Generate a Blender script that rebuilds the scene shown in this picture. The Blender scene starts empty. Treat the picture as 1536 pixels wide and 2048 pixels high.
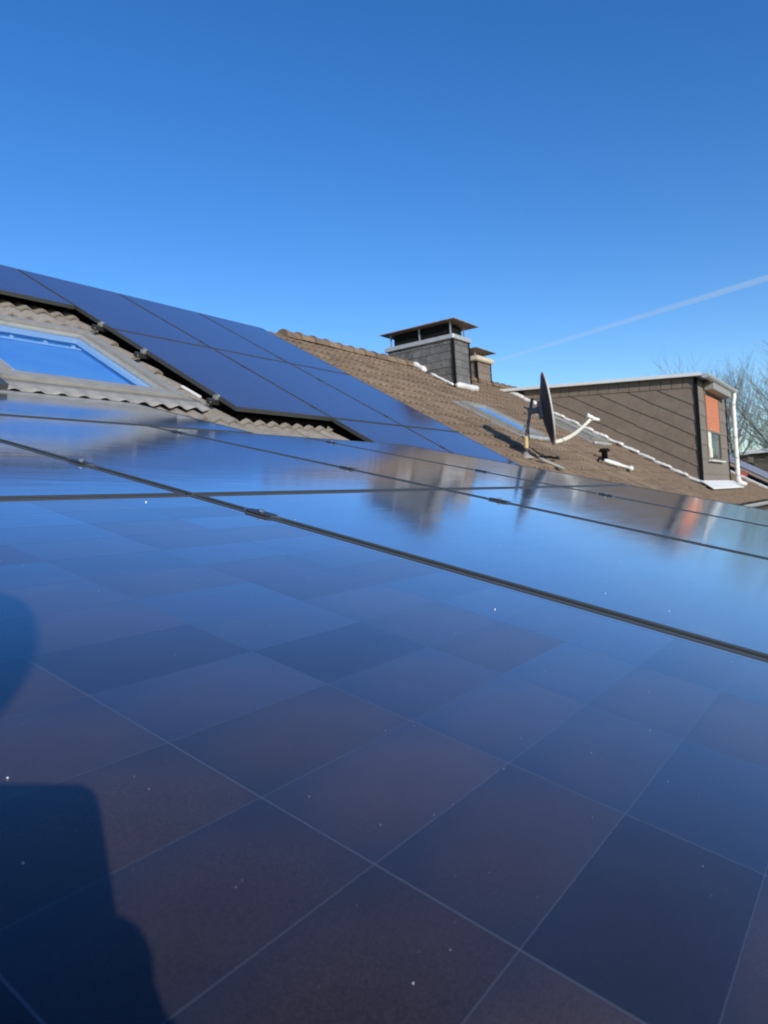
import bpy, bmesh, math, random
from mathutils import Vector, Matrix
random.seed(7)
R = math.radians
ZC = 7.6                      # camera height above the ground
scene = bpy.context.scene
# ------------------------------------------------------------------ camera
cam_d = bpy.data.cameras.new('camera'); cam = bpy.data.objects.new('camera', cam_d)
scene.collection.objects.link(cam); scene.camera = cam
right = Vector((.57141, -.81793, -.06694)); down = Vector((-.03700, .05581, -.99776)); fwd = Vector((.81983, .57261, .00163))
M = Matrix.Identity(4)
for i in range(3):
    M[i][0] = right[i]; M[i][1] = -down[i]; M[i][2] = -fwd[i]
M[2][3] = ZC
cam.matrix_world = M
cam_d.sensor_fit = 'VERTICAL'; cam_d.sensor_height = 36; cam_d.lens = 1438.2 / 2048 * 36
cam_d.clip_start = .02; cam_d.clip_end = 9000
cam_d.dof.use_dof = True; cam_d.dof.focus_distance = 1.0; cam_d.dof.aperture_fstop = 10.5
# ------------------------------------------------------------------ light
SUN_EL, SUN_AZ = 19.8, 27.5   # azimuth measured from -Y towards -X
sun_dir = Vector((-math.sin(R(SUN_AZ)) * math.cos(R(SUN_EL)), -math.cos(R(SUN_AZ)) * math.cos(R(SUN_EL)), math.sin(R(SUN_EL))))
sd = bpy.data.lights.new('sun', 'SUN'); sd.energy = 3.5; sd.angle = R(.5); sd.color = (1, .93, .82)
so = bpy.data.objects.new('sun', sd); scene.collection.objects.link(so)
so.rotation_euler = sun_dir.to_track_quat('Z', 'Y').to_euler(); so.location = (0, 0, 30)
world = bpy.data.worlds.new('World'); scene.world = world; world.use_nodes = True
nt = world.node_tree; nt.nodes.clear()
wo = nt.nodes.new('ShaderNodeOutputWorld'); bg = nt.nodes.new('ShaderNodeBackground')
sky = nt.nodes.new('ShaderNodeTexSky'); sky.sky_type = 'NISHITA'; sky.sun_disc = False
sky.sun_elevation = R(SUN_EL); sky.sun_rotation = R(180 + SUN_AZ); sky.altitude = 100
sky.air_density = 1.0; sky.dust_density = .3; sky.ozone_density = 3.0
bg.inputs[1].default_value = .15
hsv = nt.nodes.new('ShaderNodeHueSaturation'); hsv.inputs['Saturation'].default_value = 1.30; hsv.inputs['Hue'].default_value = .511
nt.links.new(sky.outputs[0], hsv.inputs['Color']); nt.links.new(hsv.outputs[0], bg.inputs[0]); nt.links.new(bg.outputs[0], wo.inputs[0])
scene.view_settings.view_transform = 'Standard'; scene.view_settings.look = 'None'
scene.view_settings.exposure = .30; scene.view_settings.gamma = 1
scene.render.engine = 'CYCLES'; scene.cycles.volume_bounces = 3

# ------------------------------------------------------------------ helpers
COL = scene.collection
def tag(o, label=None, cat=None, group=None, kind=None):
    if label: o['label'] = label
    if cat: o['category'] = cat
    if group: o['group'] = group
    if kind: o['kind'] = kind
    return o
def empty(name, loc=(0, 0, 0), rot=(0, 0, 0), label=None, cat=None, group=None):
    o = bpy.data.objects.new(name, None); COL.objects.link(o); o.empty_display_size = .2
    o.location = loc; o.rotation_euler = rot
    return tag(o, label, cat, group)
def mesh_of(name, bm, mat, smooth=False):
    me = bpy.data.meshes.new(name); bmesh.ops.recalc_face_normals(bm, faces=bm.faces); bm.to_mesh(me); bm.free()
    for m in (mat if isinstance(mat, (list, tuple)) else [mat]): me.materials.append(m)
    if smooth: me.polygons.foreach_set('use_smooth', [True] * len(me.polygons))
    return me
def link(name, me, parent=None, mw=None):
    o = bpy.data.objects.new(name, me); COL.objects.link(o)
    if parent is not None: o.parent = parent
    if mw is not None: o.matrix_basis = mw
    return o
def obj(name, bm, mat, parent=None, smooth=False, mw=None):
    return link(name, mesh_of(name, bm, mat, smooth), parent, mw)
def copy_tree(o, parent=None, mw=None):
    c = o.copy(); COL.objects.link(c); c.parent = parent
    if mw is not None: c.matrix_basis = mw
    for ch in list(o.children): copy_tree(ch, c)
    return c
def box(bm, a, b, mi=0):
    x0, y0, z0 = a; x1, y1, z1 = b
    v = [bm.verts.new(p) for p in ((x0,y0,z0),(x1,y0,z0),(x1,y1,z0),(x0,y1,z0),(x0,y0,z1),(x1,y0,z1),(x1,y1,z1),(x0,y1,z1))]
    for f in ((0,3,2,1),(4,5,6,7),(0,1,5,4),(1,2,6,5),(2,3,7,6),(3,0,4,7)):
        bm.faces.new([v[i] for i in f]).material_index = mi
    return v
def prism(bm, poly, off):
    """extrude the 3D polygon by vector off"""
    off = Vector(off); a = [bm.verts.new(p) for p in poly]; b = [bm.verts.new(Vector(p) + off) for p in poly]
    bm.faces.new(a); bm.faces.new(b[::-1]); n = len(a)
    for i in range(n): bm.faces.new((a[i], b[i], b[(i + 1) % n], a[(i + 1) % n]))
def tube(bm, pts, rad, seg=10, cap=True, squash=None):
    pts = [Vector(p) for p in pts]; rad = rad if isinstance(rad, (list, tuple)) else [rad] * len(pts)
    t0 = (pts[1] - pts[0]).normalized(); ref = Vector((0, 0, 1)) if abs(t0.z) < .9 else Vector((1, 0, 0))
    nrm = (ref - t0 * ref.dot(t0)).normalized(); rings = []
    for i, p in enumerate(pts):
        t = (pts[min(i + 1, len(pts) - 1)] - pts[max(i - 1, 0)]).normalized()
        nrm = (nrm - t * nrm.dot(t)).normalized(); bi = t.cross(nrm)
        rings.append([bm.verts.new(p + (nrm * math.cos(k * 2 * math.pi / seg) * (squash or 1) + bi * math.sin(k * 2 * math.pi / seg)) * rad[i]) for k in range(seg)])
    for i in range(len(rings) - 1):
        for k in range(seg): bm.faces.new((rings[i][k], rings[i][(k + 1) % seg], rings[i + 1][(k + 1) % seg], rings[i + 1][k]))
    if cap: bm.faces.new(rings[0][::-1]); bm.faces.new(rings[-1])
def B(): return bmesh.new()
def bevel(bm, w, seg=1):
    bmesh.ops.bevel(bm, geom=bm.edges[:], offset=w, segments=seg, affect='EDGES', clamp_overlap=True)

# frames of reference: near roof plane (flat extension) and main roof plane
AN, AM = R(14.78), R(31.25)
HN, HM = .263, 1.45
def frame_mat(ang, h, u, v, w=0, extra=0):
    """matrix whose x = ridge direction, y = up the slope, z = normal, origin at (u,v,w) of the plane"""
    n = Vector((0, -math.sin(ang), math.cos(ang))); s = Vector((0, math.cos(ang), math.sin(ang)))
    p = Vector((u, 0, ZC)) + s * v + n * (w - h)
    return Matrix.Translation(p) @ Matrix.Rotation(ang + extra, 4, 'X')
def PN(u, v, w=0): return frame_mat(AN, HN, u, v, w).translation.copy()
def PM(u, v, w=0): return frame_mat(AM, HM, u, v, w).translation.copy()
def MM(u, v, w=0, e=0): return frame_mat(AM, HM, u, v, w, e)
def MN(u, v, w=0, e=0): return frame_mat(AN, HN, u, v, w, e)

# ------------------------------------------------------------------ materials
def mat(name, base=(.5, .5, .5), rough=.6, metal=0, spec=.5, noise=None, bump=None, objrand=0, coords='Object', extra=None, ior=1.5):
    """noise = list of (scale, colour2, low, high); bump = (scale, strength, distance)"""
    m = bpy.data.materials.new(name); m.use_nodes = True; n = m.node_tree.nodes; l = m.node_tree.links
    p = n['Principled BSDF']; p.inputs['Base Color'].default_value = (*base, 1); p.inputs['Roughness'].default_value = rough
    p.inputs['Metallic'].default_value = metal; p.inputs['Specular IOR Level'].default_value = spec; p.inputs['IOR'].default_value = ior
    tc = n.new('ShaderNodeTexCoord'); src = tc.outputs[coords]
    if coords == 'Object' and (noise or bump):
        oi = n.new('ShaderNodeObjectInfo'); add = n.new('ShaderNodeVectorMath'); add.operation = 'ADD'
        sc_ = n.new('ShaderNodeVectorMath'); sc_.operation = 'SCALE'; sc_.inputs[3].default_value = 37.0
        l.new(oi.outputs['Random'], sc_.inputs[0]); l.new(src, add.inputs[0]); l.new(sc_.outputs[0], add.inputs[1]); src = add.outputs[0]
    cur = None
    for (s, c2, lo, hi) in (noise or []):
        t = n.new('ShaderNodeTexNoise'); t.inputs['Scale'].default_value = s; t.inputs['Detail'].default_value = 6; t.inputs['Roughness'].default_value = .65
        l.new(src, t.inputs['Vector'])
        mr = n.new('ShaderNodeMapRange'); mr.inputs[1].default_value = lo; mr.inputs[2].default_value = hi; l.new(t.outputs[0], mr.inputs[0])
        mx = n.new('ShaderNodeMix'); mx.data_type = 'RGBA'; l.new(mr.outputs[0], mx.inputs[0])
        if cur is None: mx.inputs[6].default_value = (*base, 1)
        else: l.new(cur, mx.inputs[6])
        mx.inputs[7].default_value = (*c2, 1); cur = mx.outputs[2]
    if objrand:
        oi = n.new('ShaderNodeObjectInfo'); mr = n.new('ShaderNodeMapRange'); l.new(oi.outputs['Random'], mr.inputs[0])
        mr.inputs[3].default_value = 1 - objrand; mr.inputs[4].default_value = 1 + objrand
        h = n.new('ShaderNodeHueSaturation'); l.new(mr.outputs[0], h.inputs['Value'])
        if cur is None: h.inputs['Color'].default_value = (*base, 1)
        else: l.new(cur, h.inputs['Color'])
        cur = h.outputs[0]
    if cur is not None: l.new(cur, p.inputs['Base Color'])
    if bump:
        t = n.new('ShaderNodeTexNoise'); t.inputs['Scale'].default_value = bump[0]; t.inputs['Detail'].default_value = 5; l.new(src, t.inputs['Vector'])
        b = n.new('ShaderNodeBump'); b.inputs['Strength'].default_value = bump[1]; b.inputs['Distance'].default_value = bump[2]
        l.new(t.outputs[0], b.inputs['Height']); l.new(b.outputs[0], p.inputs['Normal'])
    if extra: extra(m, n, l, p, src)
    return m

def glass_extra(m, n, l, p, src, ex=2.9, mu_=1.28, lo=.003, dust=.45):
    # textured solar glass over dark cells: reflectance climbs early towards grazing angles
    p.inputs['Specular IOR Level'].default_value = 0
    # thin film of dust, seen thicker along the surface
    df = n.new('ShaderNodeBsdfDiffuse'); df.inputs['Color'].default_value = (.30, .235, .26, 1)
    l3 = n.new('ShaderNodeLayerWeight'); l3.inputs[0].default_value = .5
    p3 = n.new('ShaderNodeMath'); p3.operation = 'POWER'; p3.inputs[1].default_value = 3.2; l.new(l3.outputs['Facing'], p3.inputs[0])
    m3 = n.new('ShaderNodeMath'); m3.operation = 'MULTIPLY'; m3.inputs[1].default_value = dust; l.new(p3.outputs[0], m3.inputs[0])
    dt = n.new('ShaderNodeTexNoise'); dt.inputs['Scale'].default_value = 2.5; dt.inputs['Detail'].default_value = 7; dt.inputs['Roughness'].default_value = .7
    tcg = n.new('ShaderNodeTexCoord'); gm = n.new('ShaderNodeNewGeometry'); l.new(gm.outputs['Position'], dt.inputs['Vector'])
    dr = n.new('ShaderNodeMapRange'); dr.inputs[1].default_value = .3; dr.inputs[2].default_value = .75; dr.inputs[3].default_value = .6; dr.inputs[4].default_value = 1.5; l.new(dt.outputs[0], dr.inputs[0])
    m4 = n.new('ShaderNodeMath'); m4.operation = 'MULTIPLY'; l.new(m3.outputs[0], m4.inputs[0]); l.new(dr.outputs[0], m4.inputs[1])
    dmx = n.new('ShaderNodeMixShader'); l.new(m4.outputs[0], dmx.inputs[0]); l.new(p.outputs[0], dmx.inputs[1]); l.new(df.outputs[0], dmx.inputs[2])
    out = [x for x in n if x.type == 'OUTPUT_MATERIAL'][0]
    gl = n.new('ShaderNodeBsdfGlossy'); gl.inputs['Color'].default_value = (.93, .96, 1, 1)
    lw = n.new('ShaderNodeLayerWeight'); lw.inputs[0].default_value = .5
    pw = n.new('ShaderNodeMath'); pw.operation = 'POWER'; pw.inputs[1].default_value = ex; l.new(lw.outputs['Facing'], pw.inputs[0])
    ma = n.new('ShaderNodeMath'); ma.operation = 'MULTIPLY_ADD'; ma.inputs[1].default_value = mu_; ma.inputs[2].default_value = lo; ma.use_clamp = True; l.new(pw.outputs[0], ma.inputs[0])
    mxs = n.new('ShaderNodeMixShader'); l.new(ma.outputs[0], mxs.inputs[0]); l.new(dmx.outputs[0], mxs.inputs[1]); l.new(gl.outputs[0], mxs.inputs[2]); l.new(mxs.outputs[0], out.inputs[0])
    # faint roller waviness of the tempered glass and a thin film of dust
    mp = n.new('ShaderNodeMapping'); mp.inputs['Scale'].default_value = (1.0, 3.2, 1); l.new(src, mp.inputs[0])
    t = n.new('ShaderNodeTexNoise'); t.inputs['Scale'].default_value = 5; t.inputs['Detail'].default_value = 2; l.new(mp.outputs[0], t.inputs['Vector'])
    b = n.new('ShaderNodeBump'); b.inputs['Strength'].default_value = .25; b.inputs['Distance'].default_value = .0015
    l.new(t.outputs[0], b.inputs['Height']); l.new(b.outputs[0], p.inputs['Normal']); l.new(b.outputs[0], gl.inputs['Normal'])
    t2 = n.new('ShaderNodeTexNoise'); t2.inputs['Scale'].default_value = 3; t2.inputs['Detail'].default_value = 4; l.new(mp.outputs[0], t2.inputs['Vector'])
    mr = n.new('ShaderNodeMapRange'); mr.inputs[1].default_value = .3; mr.inputs[2].default_value = .7
    r0 = p.inputs['Roughness'].default_value
    mr.inputs[3].default_value = r0 * .85; mr.inputs[4].default_value = r0 * 1.2; l.new(t2.outputs[0], mr.inputs[0]); l.new(mr.outputs[0], gl.inputs['Roughness'])

def far_glass(m, n, l, p, src): glass_extra(m, n, l, p, src, 2.3, .86, .02, .12)
def cell_extra(m, n, l, p, src):
    glass_extra(m, n, l, p, src)
    mixs = [x for x in n if x.type == 'MIX_SHADER' and x.outputs[0].links and x.outputs[0].links[0].to_node.type == 'OUTPUT_MATERIAL'][0]
    fsock = mixs.inputs[0].links[0].from_socket; ov = n.new('ShaderNodeObjectInfo')
    # anti-reflection coating differs a little from cell to cell
    wn = n.new('ShaderNodeTexWhiteNoise'); wn.noise_dimensions = '1D'; l.new(ov.outputs['Random'], wn.inputs['W'])
    vr = n.new('ShaderNodeMapRange'); vr.inputs[3].default_value = .80; vr.inputs[4].default_value = 1.05; l.new(wn.outputs['Value'], vr.inputs[0])
    vm = n.new('ShaderNodeMath'); vm.operation = 'MULTIPLY'; l.new(fsock, vm.inputs[0]); l.new(vr.outputs[0], vm.inputs[1]); l.new(vm.outputs[0], mixs.inputs[0])
    # each cell reflects its own mix of brown and blue: colour by the object's random number, fine speckle of dust
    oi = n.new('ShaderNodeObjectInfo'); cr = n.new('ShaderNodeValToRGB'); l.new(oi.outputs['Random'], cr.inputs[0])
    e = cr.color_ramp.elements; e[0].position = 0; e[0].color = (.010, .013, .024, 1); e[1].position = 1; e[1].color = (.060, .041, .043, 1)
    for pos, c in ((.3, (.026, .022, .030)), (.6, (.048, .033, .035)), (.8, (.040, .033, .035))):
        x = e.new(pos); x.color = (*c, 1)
    sp = n.new('ShaderNodeTexNoise'); sp.inputs['Scale'].default_value = 900; sp.inputs['Detail'].default_value = 2; l.new(src, sp.inputs['Vector'])
    mr = n.new('ShaderNodeMapRange'); mr.inputs[1].default_value = .35; mr.inputs[2].default_value = .75; mr.inputs[3].default_value = .78; mr.inputs[4].default_value = 1.38
    l.new(sp.outputs[0], mr.inputs[0])
    bl = n.new('ShaderNodeTexNoise'); bl.inputs['Scale'].default_value = 9; bl.inputs['Detail'].default_value = 3; l.new(src, bl.inputs['Vector'])
    mr2 = n.new('ShaderNodeMapRange'); mr2.inputs[1].default_value = .3; mr2.inputs[2].default_value = .7; mr2.inputs[3].default_value = .82; mr2.inputs[4].default_value = 1.15
    l.new(bl.outputs[0], mr2.inputs[0])
    mu = n.new('ShaderNodeMath'); mu.operation = 'MULTIPLY'; l.new(mr.outputs[0], mu.inputs[0]); l.new(mr2.outputs[0], mu.inputs[1])
    h = n.new('ShaderNodeHueSaturation'); l.new(cr.outputs[0], h.inputs['Color']); l.new(mu.outputs[0], h.inputs['Value'])
    # the coating turns bluer towards the cell edges
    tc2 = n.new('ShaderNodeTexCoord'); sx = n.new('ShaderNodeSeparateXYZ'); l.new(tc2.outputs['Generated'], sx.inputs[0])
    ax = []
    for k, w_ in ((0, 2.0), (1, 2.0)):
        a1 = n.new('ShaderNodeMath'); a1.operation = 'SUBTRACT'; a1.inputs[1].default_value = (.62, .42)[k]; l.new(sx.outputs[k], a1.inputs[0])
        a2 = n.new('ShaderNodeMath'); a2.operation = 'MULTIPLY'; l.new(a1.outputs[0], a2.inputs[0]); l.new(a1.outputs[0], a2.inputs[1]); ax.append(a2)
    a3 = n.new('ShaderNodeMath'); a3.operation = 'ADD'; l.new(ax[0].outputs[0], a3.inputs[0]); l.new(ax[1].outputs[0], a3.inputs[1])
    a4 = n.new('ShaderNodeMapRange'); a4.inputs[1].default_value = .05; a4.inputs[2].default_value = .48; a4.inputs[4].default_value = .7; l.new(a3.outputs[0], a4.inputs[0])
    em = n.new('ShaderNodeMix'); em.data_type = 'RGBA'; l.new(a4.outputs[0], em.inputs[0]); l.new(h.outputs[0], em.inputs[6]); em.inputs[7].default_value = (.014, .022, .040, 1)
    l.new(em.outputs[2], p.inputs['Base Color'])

GR = .10
m_cell = mat('solar_cell_glass', (.045, .038, .045), GR, spec=.5, extra=cell_extra)
m_gap = mat('cell_gap_glass', (.068, .080, .105), GR, spec=.5, extra=glass_extra)
m_glass = mat('panel_glass', (.035, .033, .045), GR, spec=.5, extra=glass_extra)
m_glass_far = mat('panel_glass_main', (.055, .038, .06), .12, spec=.5, extra=far_glass)
m_frame = mat('black_anodised_frame', (.05, .053, .049), .42, metal=.0, spec=.6, bump=(300, .1, .0004))
m_clamp = mat('clamp_black', (.03, .03, .03), .4)
m_steel = mat('bare_steel', (.55, .56, .56), .32, metal=1)
m_alu = mat('mill_aluminium', (.5, .5, .49), .45, metal=.7)
m_tile = mat('weathered_concrete_tile', (.172, .128, .090), .9, spec=.2, noise=[(9, (.26, .185, .125), .35, .7), (40, (.085, .066, .050), .5, .75), (3, (.22, .165, .115), .45, .7), (110, (.32, .27, .20), .60, .72)], bump=(160, .5, .003), objrand=.2)
m_tile2 = mat('weathered_grey_tile', (.235, .21, .18), .9, spec=.2, noise=[(9, (.31, .28, .245), .35, .75), (40, (.15, .138, .124), .5, .8)], bump=(160, .5, .003), objrand=.08)
m_deck = mat('dark_roof_felt', (.04, .038, .036), .9, noise=[(20, (.06, .055, .05), .4, .7)])
m_slate = mat('brown_fibre_cement', (.185, .143, .108), .75, spec=.25, noise=[(6, (.225, .185, .148), .35, .75), (35, (.15, .12, .097), .5, .8)], bump=(90, .2, .002), objrand=.06)
m_slate2 = mat('grey_brown_fibre_cement', (.18, .155, .13), .7, spec=.25, noise=[(7, (.21, .182, .155), .35, .75)], bump=(90, .2, .002), objrand=.06)
m_cslate = mat('grey_slate_shingle', (.11, .105, .098), .6, spec=.4, noise=[(14, (.18, .175, .165), .4, .7), (60, (.09, .09, .088), .5, .8)], bump=(120, .3, .002), objrand=.2)
m_zinc = mat('weathered_zinc', (.42, .43, .43), .5, metal=.35, noise=[(8, (.52, .53, .52), .35, .7)], bump=(30, .15, .003))
m_lead = mat('pale_lead_flashing', (.60, .58, .55), .5, metal=.1, noise=[(12, (.74, .73, .70), .35, .65), (40, (.42, .41, .39), .55, .8)], bump=(25, .6, .012), objrand=.08)
m_white = mat('white_coated_metal', (.74, .74, .70), .45, noise=[(6, (.64, .65, .62), .4, .8)])
m_cream = mat('cream_plastic', (.74, .72, .62), .4)
m_dish = mat('dish_grey_back', (.040, .043, .050), .55, spec=.3, noise=[(5, (.055, .058, .066), .4, .7)])
m_dishf = mat('dish_pale_rim', (.50, .48, .44), .5)
m_dark = mat('matt_black', (.010, .010, .010), .8, spec=.1)
m_gap_shade = mat('gap_shade_black', (.003, .003, .003), 1, spec=0)  # near-black colour standing in for the shade under the panels
m_orange = mat('orange_shutter', (.62, .21, .10), .55, noise=[(10, (.70, .26, .13), .4, .7)])
m_cov = mat('rusty_brown_sheet', (.36, .255, .17), .6, metal=.2, noise=[(7, (.16, .12, .09), .4, .7), (25, (.34, .25, .17), .5, .8)])
m_conc = mat('pale_concrete', (.50, .42, .32), .85, noise=[(14, (.60, .52, .40), .35, .7), (50, (.33, .28, .22), .55, .8)], bump=(60, .5, .005))
m_velux = mat('grey_window_cladding', (.25, .243, .222), .5, spec=.35, noise=[(10, (.31, .302, .275), .4, .7), (45, (.19, .18, .16), .58, .75)], bump=(40, .1, .002))
m_seal = mat('rubber_seal', (.02, .022, .02), .6)
m_innerframe = mat('white_inner_frame', (.85, .97, 1.0), .5)
m_room = mat('room_blue_blind', (.16, .42, .95), .8, noise=[(1.2, (.26, .60, .95), .45, .75)])
m_wall = mat('cream_render', (.55, .50, .42), .9, noise=[(3, (.48, .44, .37), .4, .7)], bump=(80, .3, .004))
m_bark = mat('winter_bark', (.15, .135, .115), .9, noise=[(6, (.20, .19, .14), .4, .7)], bump=(30, .6, .02))
m_twig = mat('winter_twigs', (.23, .21, .18), .9)
m_twig_g = mat('lichen_twigs', (.24, .265, .21), .9)
m_red = mat('red_plastic', (.40, .09, .06), .6)
m_tan = mat('yellow_tape', (.52, .40, .20), .6)
m_mast = mat('grey_mast_steel', (.14, .14, .145), .5, metal=.4, noise=[(20, (.25, .20, .15), .5, .75)])

def pane_material():
    m = bpy.data.materials.new('window_glass'); m.use_nodes = True; n = m.node_tree.nodes; l = m.node_tree.links
    for x in list(n):
        if x.type == 'BSDF_PRINCIPLED': n.remove(x)
    out = [x for x in n if x.type == 'OUTPUT_MATERIAL'][0]
    gl = n.new('ShaderNodeBsdfGlossy'); gl.inputs['Roughness'].default_value = .03; gl.inputs['Color'].default_value = (.92, .96, 1, 1)
    tr = n.new('ShaderNodeBsdfTransparent'); tr.inputs['Color'].default_value = (.9, .97, 1, 1)
    lw = n.new('ShaderNodeLayerWeight'); lw.inputs[0].default_value = .5
    pw = n.new('ShaderNodeMath'); pw.operation = 'POWER'; pw.inputs[1].default_value = 2.2; l.new(lw.outputs['Facing'], pw.inputs[0])
    fr = n.new('ShaderNodeMath'); fr.operation = 'MULTIPLY_ADD'; fr.inputs[1].default_value = 1.02; fr.inputs[2].default_value = .10; fr.use_clamp = True; l.new(pw.outputs[0], fr.inputs[0])
    mx = n.new('ShaderNodeMixShader'); l.new(fr.outputs[0], mx.inputs[0]); l.new(tr.outputs[0], mx.inputs[1]); l.new(gl.outputs[0], mx.inputs[2])
    l.new(mx.outputs[0], out.inputs[0]); return m
m_pane = pane_material()

# ------------------------------------------------------------------ ground
bm = B(); s = 4000
bm.faces.new([bm.verts.new(p) for p in ((-s, -s, 0), (s, -s, 0), (s, s, 0), (-s, s, 0))])
m_ground = mat('winter_grass', (.07, .085, .035), .95, noise=[(.05, (.10, .095, .05), .4, .7), (1.5, (.05, .065, .03), .4, .7)], coords='Object')
tag(obj('ground', bm, m_ground), kind='structure')

# ------------------------------------------------------------------ the row house
house = empty('row_house', (8, 4, 0), label='brown tiled terraced house whose pitched roof carries the chimneys, dormer and skylights', cat='house')
HI = Matrix.Translation((-8, -4, 0))
def hobj(name, bm, m, parent=None, smooth=False):
    """world-space mesh as a part of the house"""
    bm.transform(HI if parent is None else Matrix.Identity(4))
    return obj(name, bm, m, parent or house, smooth)
def hpart(name): # an empty part with its origin at the house origin, children in world space
    o = bpy.data.objects.new(name, None); COL.objects.link(o); o.parent = house; o.location = (-8, -4, 0); return o
XW, XE = -.9, 22.7
V_EAVE, V_RIDGE = 1.86, 7.83
RY, RZ = PM(0, V_RIDGE).y, PM(0, V_RIDGE).z
# deck below the tiles, both slopes, and gables
bm = B()
e0 = PM(XW, V_EAVE + .05, -.09); r0 = PM(XW, V_RIDGE, -.09)
back_y = RY + (RY - e0.y); poly = [(XW, e0.y, e0.z), (XW, RY, r0.z), (XW, back_y, e0.z), (XW, back_y, e0.z - .2), (XW, RY, r0.z - .22), (XW, e0.y, e0.z - .2)]
prism(bm, poly, (XE - XW, 0, 0)); hobj('roof_deck', bm, m_deck)
bm = B()
ey = e0.y + .45; ez = e0.z - .2 + .45 * math.tan(AM)
prism(bm, [(XW + .1, ey, 0), (XW + .1, ey, ez - .03), (XW + .1, RY, r0.z - .26), (XW + .1, back_y - .45, ez - .03), (XW + .1, back_y - .45, 0)], (XE - XW - .2, 0, 0))
hobj('wall', bm, m_wall)

# tiles
TW, TG = .30, .335
def tile_bm(bm=None, mw=None, rnd=0):
    own = bm is None
    if own: bm = B()
    nx = 12; L = .40; th = .022; verts = []
    for i in range(nx + 1):
        x = i / nx * TW; z = .024 * math.cos(2 * math.pi * x / (TW / 2)) * (1 if math.cos(2 * math.pi * x / (TW / 2)) > 0 else .55)
        if i == nx: z -= .004
        verts.append((x, z))
    P = lambda x, y, z: bm.verts.new((mw @ Vector((x, y, z))) if mw is not None else (x, y, z))
    lo = [P(x, 0, z + .028) for x, z in verts]; hi = [P(x, L, z - .006) for x, z in verts]; lb = [P(x, .003, z + .028 - th) for x, z in verts]
    hb = [P(x, L, z - .006 - th) for x, z in verts]
    for i in range(nx):
        bm.faces.new((lo[i], lo[i + 1], hi[i + 1], hi[i])); bm.faces.new((lb[i], lb[i + 1], lo[i + 1], lo[i]))
    for i in range(0, nx, 1): bm.faces.new((lb[i], hb[i], hb[i + 1], lb[i + 1]))
    bm.faces.new((lo[0], hi[0], hb[0], lb[0])); bm.faces.new((lo[-1], lb[-1], hb[-1], hi[-1]))
    return bm
tile_me = mesh_of('roof_tile', tile_bm(), m_tile); tile_me.polygons.foreach_set('use_smooth', [False] * len(tile_me.polygons))
tile_me2 = mesh_of('roof_tile', tile_bm(), m_tile2)
# main array footprint in (u, v) metres of its own plane, 12.5 cm above the tiles
HP = 1.325
PX0, PW, PL = 3.885, 1.134, 1.722
COLX = [3.885, 5.037, 6.189]; VROW = [5.632, 3.887, 2.142]
def project(p):
    q = p - Vector((0, 0, ZC)); z = q.dot(fwd)
    if z <= .05: return None
    return (768 + 1438.2 * q.dot(right) / z, 1024 + 1438.2 * q.dot(down) / z, z)
def behind_near_array(p):
    n = Vector((0, -math.sin(AN), math.cos(AN))); o = Vector((0, 0, ZC)); d = p - o; dn = d.dot(n)
    if dn >= 0: return False
    t = -HN / dn
    if t >= 1: return False
    q = d * t; v = q.dot(Vector((0, math.cos(AN), math.sin(AN))))
    return -.2 < q.x < 4.56 and -.5 < v < 3.0
def covered(u, v):
    """hidden below something standing on the roof"""
    uu, vv = u, v
    for (x0, x1, a, b) in ((3.95, 7.25, 4.0, 7.3), (5.1, 7.25, 2.2, 4.0), (.3, 3.9, 6.35, 7.3), (-.9, .4, 5, 7.3)):
        if x0 + .35 < uu and uu + TW < x1 - .05 and a < vv - .15 and vv + TG < b: return True
    if 2.46 < u + .15 < 3.50 and 4.35 < v + .17 < 5.45: return True      # skylight hole
    if 15.6 < u < 18.3 and 3.6 < v and v < 7.3: return True              # under the dormer
    if 12.0 < u + .05 and u + TW < 12.5 and v > 6.8: return True
    p = PM(u + .15, v + .17); 
    if u < 4.55 and v < (3.35 if u < 3.1 else 3.15): return True                                 # flat extension cuts in here
    return False
cand = []
nrow = int((V_RIDGE - V_EAVE) / TG)
for j in range(nrow + 1):
    v = V_EAVE + j * TG
    for i in range(int((XE - XW) / TW)):
        u = XW + i * TW
        if covered(u, v): continue
        c = PM(u + TW / 2, v + TG / 2, .02); pr = project(c); area = 0
        if pr and -60 < pr[0] < 1600 and 400 < pr[1] < 1100 and not behind_near_array(c):
            d = (c - Vector((0, 0, ZC))); area = abs(d.normalized().z * math.cos(AM) - d.normalized().y * math.sin(AM)) / pr[2] ** 2
            # hidden below the raised main array
            q = (c - Vector((0, 0, ZC))) * (HP / HM)
            vq = q.dot(Vector((0, math.cos(AM), math.sin(AM))))
            if (3.9 < q.x < 7.3 and 3.9 < vq < 7.35) or (5.05 < q.x < 7.3 and 2.2 < vq < 4): area *= .05
            if 15.4 < c.x < 22 and c.y > 3.0: area *= .1
        cand.append((area, u, v))
cand.sort(key=lambda t: -t[0])
stuff = B(); far_n = 0
for k, (ar, u, v) in enumerate(cand):
    jit = Matrix.Translation((random.uniform(-.003, .003), random.uniform(-.004, .004), random.uniform(-.002, .003))) @ Matrix.Rotation(random.uniform(-.006, .006), 4, 'Y')
    mw = MM(u, v, -.02) @ jit
    if k < 300:
        link('roof_tile', tile_me2 if (u < 6.0) else tile_me, house, HI @ mw)
    else: tile_bm(stuff, mw)
hobj('roof_tiles', stuff, m_tile)['kind'] = 'stuff'
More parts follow.
